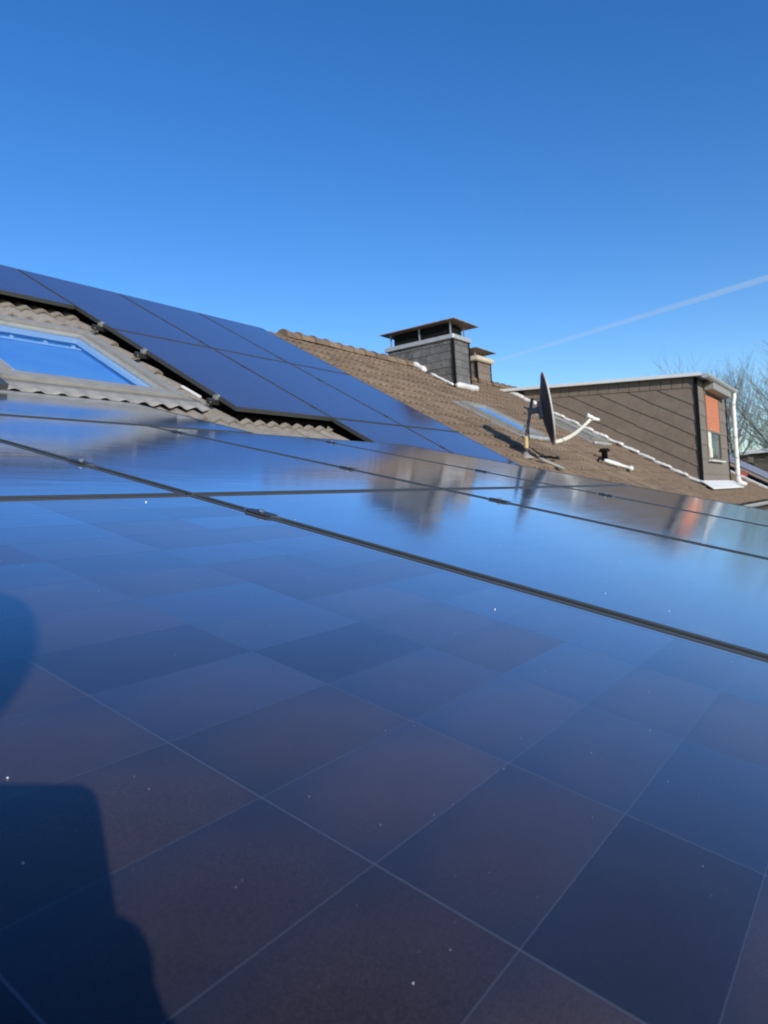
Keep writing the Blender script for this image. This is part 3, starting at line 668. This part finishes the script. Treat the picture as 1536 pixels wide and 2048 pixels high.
for (u, v, L, cl, hk, ends, lb) in ((3.80, 5.78, 3.6, [1.227, 2.379], [.5], [.085], 'top aluminium rail end jutting out beside the skylight corner'),
                      (3.80, 5.11, 3.6, [1.227, 2.379], [.35], [.085], 'aluminium rail end beside the middle of the skylight'),
                      (3.80, 4.12, 3.6, [1.227, 2.379], [.25], [.085], 'aluminium rail end beside the white strip below the skylight'),
                      (4.95, 3.36, 2.45, [1.229], [.4], [.085], 'lowest aluminium rail end near the small tiled patch'),
                      (2.10, 6.55, 1.8, [], [.9, 1.35], [], 'rail under the landscape panel above the skylight')):
    rail(lb, 'rails under the steep roof panels', MM(u, v, dz), L, cl, hk, ends, mid=False)

shade_root = empty('gap_shade', PM(3.9, 3.9), label='black strip painted in as the shade below the edges of the steep roof panels', cat='shade strip')  # added black strips that paint the deep shade below the panel edges
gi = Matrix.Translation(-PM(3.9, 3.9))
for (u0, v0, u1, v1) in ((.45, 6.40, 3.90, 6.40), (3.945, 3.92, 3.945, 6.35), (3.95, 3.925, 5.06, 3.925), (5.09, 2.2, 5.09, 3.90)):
    bm = B(); box(bm, (min(u0, u1) - .004, min(v0, v1) - .004, -.03), (max(u0, u1) + .004, max(v0, v1) + .004, dz - .036)); bm.transform(gi @ MM(0, 0, 0)); obj('shade_strip', bm, m_gap_shade, shade_root)
# small white plastic strip on the tiles at the skylight corner
bm = B(); box(bm, (0, 0, 0), (.03, .22, .02)); bevel(bm, .006, 2)
o = obj('plastic_strip', bm, m_white); o.matrix_world = MM(3.80, 4.22, .045) @ Matrix.Rotation(.1, 4, 'Z'); tag(o, 'short white plastic strip on the tiles at the skylight corner', 'plastic strip')

# ------------------------------------------------------------------ satellite dish
FX, FY = 8.68, 3.775
fz = tz(FY)
dish = empty('satellite_dish', (FX, FY, fz), label='grey satellite dish on a slim mast, seen edge-on from behind', cat='satellite dish')
def dpart(name, bm, m, sm=False, parent=None):
    bm.transform(Matrix.Translation((-FX, -FY, -fz))); return obj(name, bm, m, parent or dish, sm)
bm = B(); tube(bm, [(FX, FY, fz - .05), (FX, FY - .03, ZC + .9), (FX + .02, FY - .13, ZC + 1.34)], .021, 12); dpart('mast', bm, m_mast, True)
bm = B(); tube(bm, [(FX, FY - .012, fz + .12), (FX, FY - .02, fz + .27)], .029, 12); dpart('tape_wrap', bm, m_tan)
bm = B(); tube(bm, [(FX, FY - .028, fz + .36), (FX, FY - .03, fz + .42)], .027, 12); dpart('tape_wrap', bm, m_tan)
bm = B(); tube(bm, [(FX, FY, fz - .02), (FX, FY, fz + .03), (FX, FY, fz + .07)], [.13, .05, .024], 14); dpart('mast_collar', bm, m_velux, True)
# reflector: shallow offset bowl facing down the slope
az = R(27.5); nrm_d = Vector((math.sin(az), -math.cos(az), .10)).normalized(); DC = Vector((8.80, 3.48, ZC + 1.195))
zx = nrm_d.cross(Vector((0, 0, 1))).normalized(); zy = zx.cross(nrm_d).normalized()
if zy.z < 0: zy = -zy
bm = B(); NR, NA = 9, 40; rings = []
RXd, RYd = .415, .455; depth = .085
for side in (0, 1):
    rg = []
    for i in range(NR + 1):
        rr = max(i / NR, .02)
        rg.append([bm.verts.new(DC + zx * RXd * rr * math.cos(a) + zy * RYd * rr * math.sin(a) + nrm_d * (depth * (rr * rr - 1) - (.004 if side else 0))) for a in [2 * math.pi * k / NA for k in range(NA)]])
    for i in range(NR):
        for k in range(NA):
            f = bm.faces.new((rg[i][k], rg[i][(k + 1) % NA], rg[i + 1][(k + 1) % NA], rg[i + 1][k])); f.material_index = 1 if side == 0 else 0
    f = bm.faces.new(rg[0]); f.material_index = 1 if side == 0 else 0
    rings.append(rg)
for k in range(NA): bm.faces.new((rings[0][NR][k], rings[0][NR][(k + 1) % NA], rings[1][NR][(k + 1) % NA], rings[1][NR][k])).material_index = 1
bm.transform(Matrix.Translation((-FX, -FY, -fz)))
me = bpy.data.meshes.new('reflector'); bm.to_mesh(me); bm.free(); me.materials.append(m_dish); me.materials.append(m_dishf)
me.polygons.foreach_set('use_smooth', [True] * len(me.polygons)); link('reflector', me, dish)
# rolled rim
bm = B(); loop = [DC + zx * (RXd + .004) * math.cos(a) + zy * (RYd + .004) * math.sin(a) - nrm_d * .004 for a in [2 * math.pi * k / 48 for k in range(49)]]
tube(bm, loop, .013, 8, cap=False); dpart('rim', bm, m_dishf, True)
back = DC - nrm_d * depth
bm = B(); tube(bm, [(FX + .01, FY - .06, ZC + 1.18), tuple(back - nrm_d * .02)], .04, 8); dpart('bracket', bm, m_mast)
bm = B(); P_ = back; b2 = B(); box(b2, (-.09, -.11, 0), (.09, .11, .055)); bevel(b2, .01)
mm = Matrix((( *zx, 0), (*zy, 0), (*nrm_d, 0), (0, 0, 0, 1))).transposed(); mm.translation = P_ - nrm_d * .04; b2.transform(mm); bm.free(); dpart('mount_plate', b2, m_mast)
for (du, dv) in ((-.05, .05), (-.05, -.03), (.03, .045)):
    bm = B(); c = Vector((FX + .01, FY - .06, ZC + 1.18 + dv)) + Vector((du, 0, 0)); tube(bm, [c, c + Vector((-.05, .01, 0))], .010, 6); dpart('bolt', bm, m_steel)
bot = DC - zy * (RYd - .01)
tip = Vector((9.00, 3.01, ZC + 1.01)); pts = []
p0_ = bot - nrm_d * .01; L_ = tip - p0_
for k in range(9):
    t = k / 8; pts.append(p0_ + L_ * t + Vector((0, 0, -.055 * math.sin(math.pi * t))))
bm = B(); tube(bm, pts, [.028, .028, .028, .027, .025, .024, .022, .020, .018], 10); dpart('feed_arm', bm, m_cream, True)
bm = B(); tube(bm, [pts[2], pts[2].lerp(pts[3], .25)], .030, 10); dpart('arm_joint', bm, m_zinc)
for k, (off, dr, r_) in enumerate((((0, 0, .035), (-.6, .6, .35), .030), ((.05, -.045, -.0), (-.6, .6, .2), .030))):
    a_ = tip + Vector(off); d_ = Vector(dr).normalized(); bm = B(); tube(bm, [a_ - d_ * .055, a_ - d_ * .02, a_ + d_ * .02, a_ + d_ * .045], [r_ * .6, r_ * .8, r_ * .8, r_ * 1.25], 12); ln = dpart('feed_horn', bm, m_white, True)
# stay cable and black cables at the mast foot
bm = B(); tube(bm, [(FX + .03, FY - .05, ZC + 1.0), (FX + .1, FY - .02, ZC + .85), (FX + .17, FY + .06, ZC + .78), (FX + .22, FY - .02, ZC + .70), (FX + .3, FY - .1, ZC + .6)], .007, 6); dpart('cable', bm, m_dark)
bm = B(); base = PM(9.02, PM(0, 0).y * 0 + 4.13, .05)
tube(bm, [PM(9.10, 3.47, .05), PM(9.2, 3.42, .08), PM(9.3, 3.48, .05), PM(9.42, 3.40, .07), PM(9.52, 3.47, .06)], .016, 8); dpart('cable', bm, m_dark, True)
o = lump('flashing', [PM(8.78, 3.42, .05), PM(8.88, 3.26, .05), PM(9.0, 3.10, .045)], .022, 0, None, m_velux)

# ------------------------------------------------------------------ roof vent
vent = empty('roof_vent', PM(11.75, 3.42, 0), label='small black roof vent with a white pipe lying beside it on the tiles', cat='vent')
vo = PM(11.75, 3.42, 0)
def vpart(n, bm, m): bm.transform(Matrix.Translation(-vo)); return obj(n, bm, m, vent, True)
a_ = PM(11.50, 3.45, .07); b_ = PM(12.10, 3.17, .07)
bm = B(); tube(bm, [a_, a_.lerp(b_, .1), a_.lerp(b_, .5), a_.lerp(b_, .62), b_], [.018, .034, .036, .026, .024], 12); vpart('pipe', bm, m_white)
bm = B(); c = b_ + Vector((0, 0, 0)); bmesh.ops.create_icosphere(bm, subdivisions=2, radius=.045, matrix=Matrix.Translation(c)); vpart('pipe_end', bm, m_white)
bm = B(); c = PM(12.0, 3.60, .03); tube(bm, [c, c + Vector((0, 0, .12)), c + Vector((0, 0, .13)), c + Vector((0, 0, .18))], [.05, .05, .10, .07], 12); vpart('cowl', bm, m_dark)
bm = B(); c = PM(11.42, 3.52, .05); tube(bm, [c, c + Vector((.05, -.02, .03)), c + Vector((.1, -.04, -.01))], .02, 8); vpart('cable_gland', bm, m_dark)

# ------------------------------------------------------------------ neighbouring house beyond the verge, its array and the flat roofs behind
nb = empty('neighbouring_house', (28, 5, 0), label='next terraced house beyond the pale verge, only its roof edge visible', cat='house')
bm = B(); e0n = PM(0, V_EAVE, -.06); r0n = PM(0, V_RIDGE, -.06)
prism(bm, [(XE + .06, e0n.y, e0n.z), (XE + .06, RY, r0n.z), (XE + .06, back_y, e0n.z), (XE + .06, back_y, e0n.z - .2), (XE + .06, RY, r0n.z - .2), (XE + .06, e0n.y, e0n.z - .2)], (9, 0, 0))
bm.transform(Matrix.Translation((-28, -5, 0))); obj('roof', bm, m_tile, nb)
bm = B(); prism(bm, [(XE + .15, e0n.y + .4, 0), (XE + .15, e0n.y + .4, e0n.z - .02), (XE + .15, RY, r0n.z - .3), (XE + .15, back_y - .4, e0n.z - .02), (XE + .15, back_y - .4, 0)], (8.7, 0, 0))
bm.transform(Matrix.Translation((-28, -5, 0))); obj('wall', bm, m_wall, nb)
m_fp = mat('far_panel_glass', (.16, .16, .165), .45, extra=lambda *a: glass_extra(*a, 2.3, .45, .02))
far_me = panel_meshes(PL, PW, m_fp, True)
for i in range(3):
    for j in range(2):
        panel(far_me, MM(XE + .35 + i * 1.15, 2.0 + j * 1.74, .25), ['grey solar panel on the next house nearest the pale verge, lower', 'grey solar panel on the next house nearest the pale verge, upper', 'second grey panel in from the verge on the next house, lower', 'second grey panel in from the verge on the next house, upper', 'third grey panel in from the verge on the next house, lower', 'third grey panel in from the verge on the next house, upper'][i * 2 + j], 'grey panels on the next house')
bm = B(); box(bm, (-.3, -.12, 0), (.3, .12, .12)); bevel(bm, .03, 2); o = obj('roof_box', bm, m_red); o.matrix_world = MM(XE + .30, 3.1, .03); tag(o, 'small red box in the gap below the grey panels of the next house', 'box')
def flat_building(x, y0, y1, z, label):
    b_ = empty('flat_roofed_building', (x, (y0 + y1) / 2, 0), label=label, cat='building'); yc = (y0 + y1) / 2
    bm = B(); box(bm, (0, y0 - yc, 0), (9, y1 - yc, z - .2)); obj('wall', bm, mat('brown_brick_far', (.10, .085, .065), .9, noise=[(2, (.14, .12, .09), .4, .7)]), b_)
    bm = B(); box(bm, (-.3, y0 - yc - .3, z - .199), (9.3, y1 - yc + .3, z)); obj('fascia', bm, m_white, b_)
    for k in range(3):
        bm = B(); yy = (y0 - yc) + (k + .5) * (y1 - y0) / 3; box(bm, (-.03, yy - .6, z - 2.6), (.02, yy + .6, z - 1.2)); w_ = obj('window', bm, m_dark, b_)
        bm = B(); box(bm, (-.07, yy - .7, z - 2.72), (-.0, yy + .7, z - 2.61)); obj('window_sill', bm, m_white, w_)
flat_building(44.5, -6, 5.9, ZC + 2.12, 'low flat-roofed building with a white fascia at the right edge')
flat_building(52, 7.2, 14, ZC + 2.4, 'flat-roofed building seen just behind the white downpipe')

# ------------------------------------------------------------------ bare winter trees
def bare_tree(x, y, h, spread, seed, label, mtw, dens=1.0, trunk_r=.28, levels=5):
    rnd = random.Random(seed); t = empty('bare_tree', (x, y, 0), label=label, cat='tree', group='bare winter trees beyond the roofs')
    tb = B(); lb = B(); tw = B()
    def seg(bm, a, b, ra, rb, n):
        d = (b - a).normalized(); r_ = Vector((0, 0, 1)) if abs(d.z) < .9 else Vector((1, 0, 0)); u = d.cross(r_).normalized(); w = d.cross(u)
        A = [bm.verts.new(a + (u * math.cos(2 * math.pi * k / n) + w * math.sin(2 * math.pi * k / n)) * ra) for k in range(n)]
        C = [bm.verts.new(b + (u * math.cos(2 * math.pi * k / n) + w * math.sin(2 * math.pi * k / n)) * rb) for k in range(n)]
        for k in range(n): bm.faces.new((A[k], A[(k + 1) % n], C[(k + 1) % n], C[k]))
    def grow(p, d, L, r, lev):
        n = 3; bm = tb if lev == 0 else (lb if lev <= 2 else tw); q = p
        for i in range(n):
            d = (d + Vector((rnd.gauss(0, .12), rnd.gauss(0, .12), rnd.gauss(0, .06) + .05))).normalized()
            e = q + d * L / n; r2 = r * .84
            seg(bm, q, e, r, r2, 8 if lev == 0 else (5 if lev <= 2 else 3)); q = e; r = r2
            if lev > 0 and lev < levels and i < n:
                for _ in range(1 if rnd.random() < .75 * dens else 2):
                    a = rnd.uniform(0, 6.28); s_ = Vector((math.cos(a), math.sin(a), rnd.uniform(-.1, .5))).normalized()
                    grow(q, (d * .6 + s_ * spread).normalized(), L * rnd.uniform(.5, .72), r * .6, lev + 1)
        if lev < levels:
            for _ in range(3 if lev < 3 else 2):
                a = rnd.uniform(0, 6.28); s_ = Vector((math.cos(a), math.sin(a), .4)).normalized()
                grow(q, (d * .8 + s_ * spread * .8).normalized(), L * rnd.uniform(.62, .8), r * .8, lev + 1)
    grow(Vector((0, 0, 0)), Vector((0, 0, 1)), h * .32, trunk_r, 0)
    obj('trunk', tb, m_bark, t); obj('limbs', lb, m_bark, t); obj('twigs', tw, mtw, t)
    return t
bare_tree(50, 8.2, 19.4, .5, 3, 'bare tree whose twigs just show above the dormer roof corner', m_twig, 1)
bare_tree(47, 3.0, 17.0, .8, 5, 'large bare tree at the right edge of the photo', m_twig_g, 1, .34)
bare_tree(60, 6.6, 13.5, .8, 8, 'smaller bare tree seen right of the white downpipe', m_twig_g, 1, .26)
bare_tree(66, 4.2, 15, .8, 12, 'bare tree standing further back behind the flat roofed building', m_twig, 1, .26)

# ------------------------------------------------------------------ contrail
def contrail():
    D = 3000.0
    a1, e1, a2, e2 = R(26.5), R(10.95), R(3.0), R(14.6)
    P = lambda a, e: Vector((math.cos(a) * math.cos(e), math.sin(a) * math.cos(e), math.sin(e))) * D + Vector((0, 0, ZC))
    A, C = P(a1, e1), P(a2, e2); bm = B(); pts = [A.lerp(C, k / 30) for k in range(31)]
    tube(bm, pts, [6.5 + 7 * k / 30 for k in range(31)], 16)
    m = bpy.data.materials.new('ice_vapour'); m.use_nodes = True; n = m.node_tree.nodes; l = m.node_tree.links; n.clear()
    out = n.new('ShaderNodeOutputMaterial'); v = n.new('ShaderNodeVolumePrincipled'); v.inputs['Color'].default_value = (.90, .97, 1, 1); v.inputs['Density'].default_value = .017; v.inputs['Anisotropy'].default_value = .0
    l.new(v.outputs[0], out.inputs['Volume'])
    o = obj('contrail', bm, m, None, True); tag(o, 'thin white contrail rising to the right across the clear sky', 'contrail')
contrail()

# ------------------------------------------------------------------ dust and grit on the glass
bm = B(); rnd = random.Random(4)
def speck(u, v, r):
    p = PN(u, v, -.001); mm = Matrix.Translation(p) @ Matrix.Rotation(AN, 4, 'X') @ Matrix.Rotation(rnd.uniform(0, 6), 4, 'Z') @ Matrix.Diagonal((1, rnd.uniform(.5, 1), .5, 1))
    bmesh.ops.create_icosphere(bm, subdivisions=1, radius=r, matrix=mm)
for _ in range(420):
    speck(rnd.uniform(.05, 1.08), rnd.uniform(-.1, 1.26), rnd.choice((.00012, .00016, .0002, .0003)))
for _ in range(90):
    speck(rnd.uniform(1.13, 3.3), rnd.uniform(-.2, 2.9), rnd.choice((.0004, .0006, .0009)))
tag(obj('grit', bm, mat('white_grit', (.75, .78, .78), .5)), 'tiny white grit and dust specks scattered over the near panels', 'grit', kind='stuff')
chips = []
def unproject_near(px, py):
    d = right * ((px - 768) / 1438.2) + down * ((py - 1024) / 1438.2) + fwd; n = Vector((0, -math.sin(AN), math.cos(AN))); return d * (-HN / d.dot(n))
for (px, py, r, lb) in ((46, 1723, .0009, 'white chip lying in the shadow of the phone'), (826, 1963, .0008, 'pale chip near the bottom of the photo on the front panel'), (990, 1217, .0022, 'bright white chip in the middle of the front panel'),
                 (292, 1003, .0035, 'larger white chip below the cross seam at left'), (15, 1553, .0012, 'small chip just above the shadow of the phone')):
    q = unproject_near(px, py); bm = B(); bmesh.ops.create_icosphere(bm, subdivisions=1, radius=r * .65)
    o = obj('chip', bm, mat('white_chip', (.8, .85, .85), .5)); o.matrix_world = Matrix.Translation(q + Vector((0, 0, ZC - .0008))) @ Matrix.Diagonal((1, .8, .7, 1)); tag(o, lb, 'chip', 'white chips on the glass')

# ------------------------------------------------------------------ the photographer, who throws the shadow at the lower left
def cw(x, y, z): # camera coordinates (right, down, forward) to world
    return Vector((0, 0, ZC)) + right * x + down * y + fwd * z
ph = B(); cr = .0125
W0, W1, H0, H1 = -.027, .0455, -.031, .116
poly = []
for (cx_, cy_, a0) in ((W1 - cr, H0 + cr, -90), (W1 - cr, H1 - cr, 0), (W0 + cr, H1 - cr, 90), (W0 + cr, H0 + cr, 180)):
    for k in range(5): a = R(a0 + k * 22.5); poly.append(cw(cx_ + cr * math.cos(a), cy_ + cr * math.sin(a), -.004))
prism(ph, poly, -fwd * .008)
o = obj('phone', ph, m_dark); tag(o, 'dark phone held up by the photographer', 'phone')
person = empty('person', cw(.13, 0, -.5) * 1.0, label='photographer in a dark jacket holding a phone low over the panels', cat='person')
po = person.location.copy()
m_skin = mat('skin', (.5, .33, .25), .6); m_jacket = mat('dark_jacket', (.03, .035, .05), .85); m_trouser = mat('jeans', (.05, .07, .12), .9); m_hair = mat('brown_hair', (.05, .035, .02), .8)
def skin(name, verts, edges, rad, m, sub=2, parent=person, root=0):
    me = bpy.data.meshes.new(name); me.from_pydata([tuple(Vector(v) - po) for v in verts], edges, []); me.materials.append(m)
    o = bpy.data.objects.new(name, me); COL.objects.link(o); o.parent = parent
    s_ = o.modifiers.new('skin', 'SKIN'); 
    for i, r_ in enumerate(rad): me.skin_vertices[0].data[i].radius = r_ if isinstance(r_, tuple) else (r_, r_); 
    me.skin_vertices[0].data[root].use_root = True
    if sub: q_ = o.modifiers.new('subsurf', 'SUBSURF'); q_.levels = q_.render_levels = sub
    return o
hd = cw(.152, -.392, -.47)
dn = Vector((0, 0, -1)); bk = Vector((-.82, -.57, 0)); rt = Vector((.57, -.82, 0))
neck = hd + dn * .17 + bk * .04 - rt * .12; chest = neck + dn * .22 + bk * .05 - rt * .05; pelv = chest + dn * .36 + bk * .06
shR, shL = neck + dn * .07 + rt * .14, neck + dn * .06 - rt * .20
elR = cw(.235, .20, -.30); elL = cw(-.24, .26, -.30)
wrR = cw(.090, .115, -.075); wrL = cw(-.06, .15, -.075)
hR = cw(.062, .062, -.03); hL = cw(-.045, .095, -.03)
knR, knL = pelv + dn * .42 + rt * .11 - bk * .03, pelv + dn * .42 - rt * .11 - bk * .03
anR, anL = knR + dn * .42 + bk * .04, knL + dn * .42 + bk * .04
ftR, ftL = anR - bk * .18 + dn * .05, anL - bk * .18 + dn * .05
skin('body', [pelv, chest, neck, hd + dn * .09, hd, hd - dn * .08, shR, elR, wrR, hR, shL, elL, wrL, hL, pelv + rt * .1 + dn * .08, knR, anR, ftR, pelv - rt * .1 + dn * .08, knL, anL, ftL],
     [(0, 1), (1, 2), (2, 3), (3, 4), (4, 5), (2, 6), (6, 7), (7, 8), (8, 9), (2, 10), (10, 11), (11, 12), (12, 13), (0, 14), (14, 15), (15, 16), (16, 17), (0, 18), (18, 19), (19, 20), (20, 21)],
     [(.15, .11), (.16, .12), .065, .07, (.085, .10), (.06, .07), .06, .042, .028, (.026, .014), .06, .042, .028, (.026, .014), .085, .06, .045, .035, .085, .06, .045, .035], m_skin)
skin('jacket', [pelv + dn * .02, chest, neck + dn * .05, shR, elR, wrR.lerp(elR, .15), shL, elL, wrL.lerp(elL, .15)], [(0, 1), (1, 2), (2, 3), (3, 4), (4, 5), (2, 6), (6, 7), (7, 8)],
     [(.18, .14), (.19, .15), .09, .078, .056, .042, .078, .056, .042], m_jacket)
skin('trousers', [pelv, pelv + rt * .1 + dn * .08, knR, anR, pelv - rt * .1 + dn * .08, knL, anL], [(0, 1), (1, 2), (2, 3), (0, 4), (4, 5), (5, 6)], [(.17, .13), .10, .075, .06, .10, .075, .06], m_trouser)
skin('hair', [hd - dn * .03 + bk * .03, hd - dn * .075 + bk * .015], [(0, 1)], [(.093, .098), (.06, .07)], m_hair)
# fingers: four on the right edge of the phone, two thumbs behind the screen
for k, (y0, ln) in enumerate(((.045, .058), (.063, .062), (.080, .058), (.096, .048))):
    a = cw(.064, y0 + .012, -.035); b_ = cw(.0585, y0 + .002, -.018); c = cw(.052, y0 - .004, -.0165); d_ = cw(.030, y0 - .006, -.0185)
    skin('finger', [a, b_, c, d_], [(0, 1), (1, 2), (2, 3)], [.009, .0085, .008, .007], m_skin, 1)
for k, (y0, ln) in enumerate(((.068, .05), (.085, .05), (.10, .05), (.112, .045))):
    a = cw(-.045, y0 + .012, -.035); b_ = cw(-.040, y0 + .002, -.018); c = cw(-.034, y0 - .002, -.0165); d_ = cw(-.015, y0 - .004, -.0185)
    skin('finger', [a, b_, c, d_], [(0, 1), (1, 2), (2, 3)], [.009, .0085, .008, .007], m_skin, 1)
skin('thumb', [cw(.066, .085, -.045), cw(.056, .06, -.035), cw(.040, .045, -.024)], [(0, 1), (1, 2)], [.011, .010, .008], m_skin, 1)
skin('thumb', [cw(-.048, .11, -.045), cw(-.038, .09, -.035), cw(-.02, .075, -.024)], [(0, 1), (1, 2)], [.011, .010, .008], m_skin, 1)
# scaffold platform at the gable that the photographer stands on
feet = min(ftR.z, ftL.z) - .045
sf = empty('scaffold', (-.75, -.4, 0), label='scaffold platform beside the roof edge where the photographer stands', cat='scaffold')
for k in range(5):
    bm = B(); box(bm, (-.50 + k * .21, -1.3, feet - .04), (-.30 + k * .21, 1.3, feet)); obj('board', bm, m_tan, sf)
for sx in (-.48, .54):
    for sy in (-1.25, 1.25):
        bm = B(); tube(bm, [(sx, sy, 0), (sx, sy, feet - .05)], .024, 10); obj('post', bm, m_steel, sf)
for sy in (-1.25, 1.25):
    bm = B(); tube(bm, [(-.5, sy, feet - .066), (.56, sy, feet - .066)], .024, 10); obj('crossbar', bm, m_steel, sf)
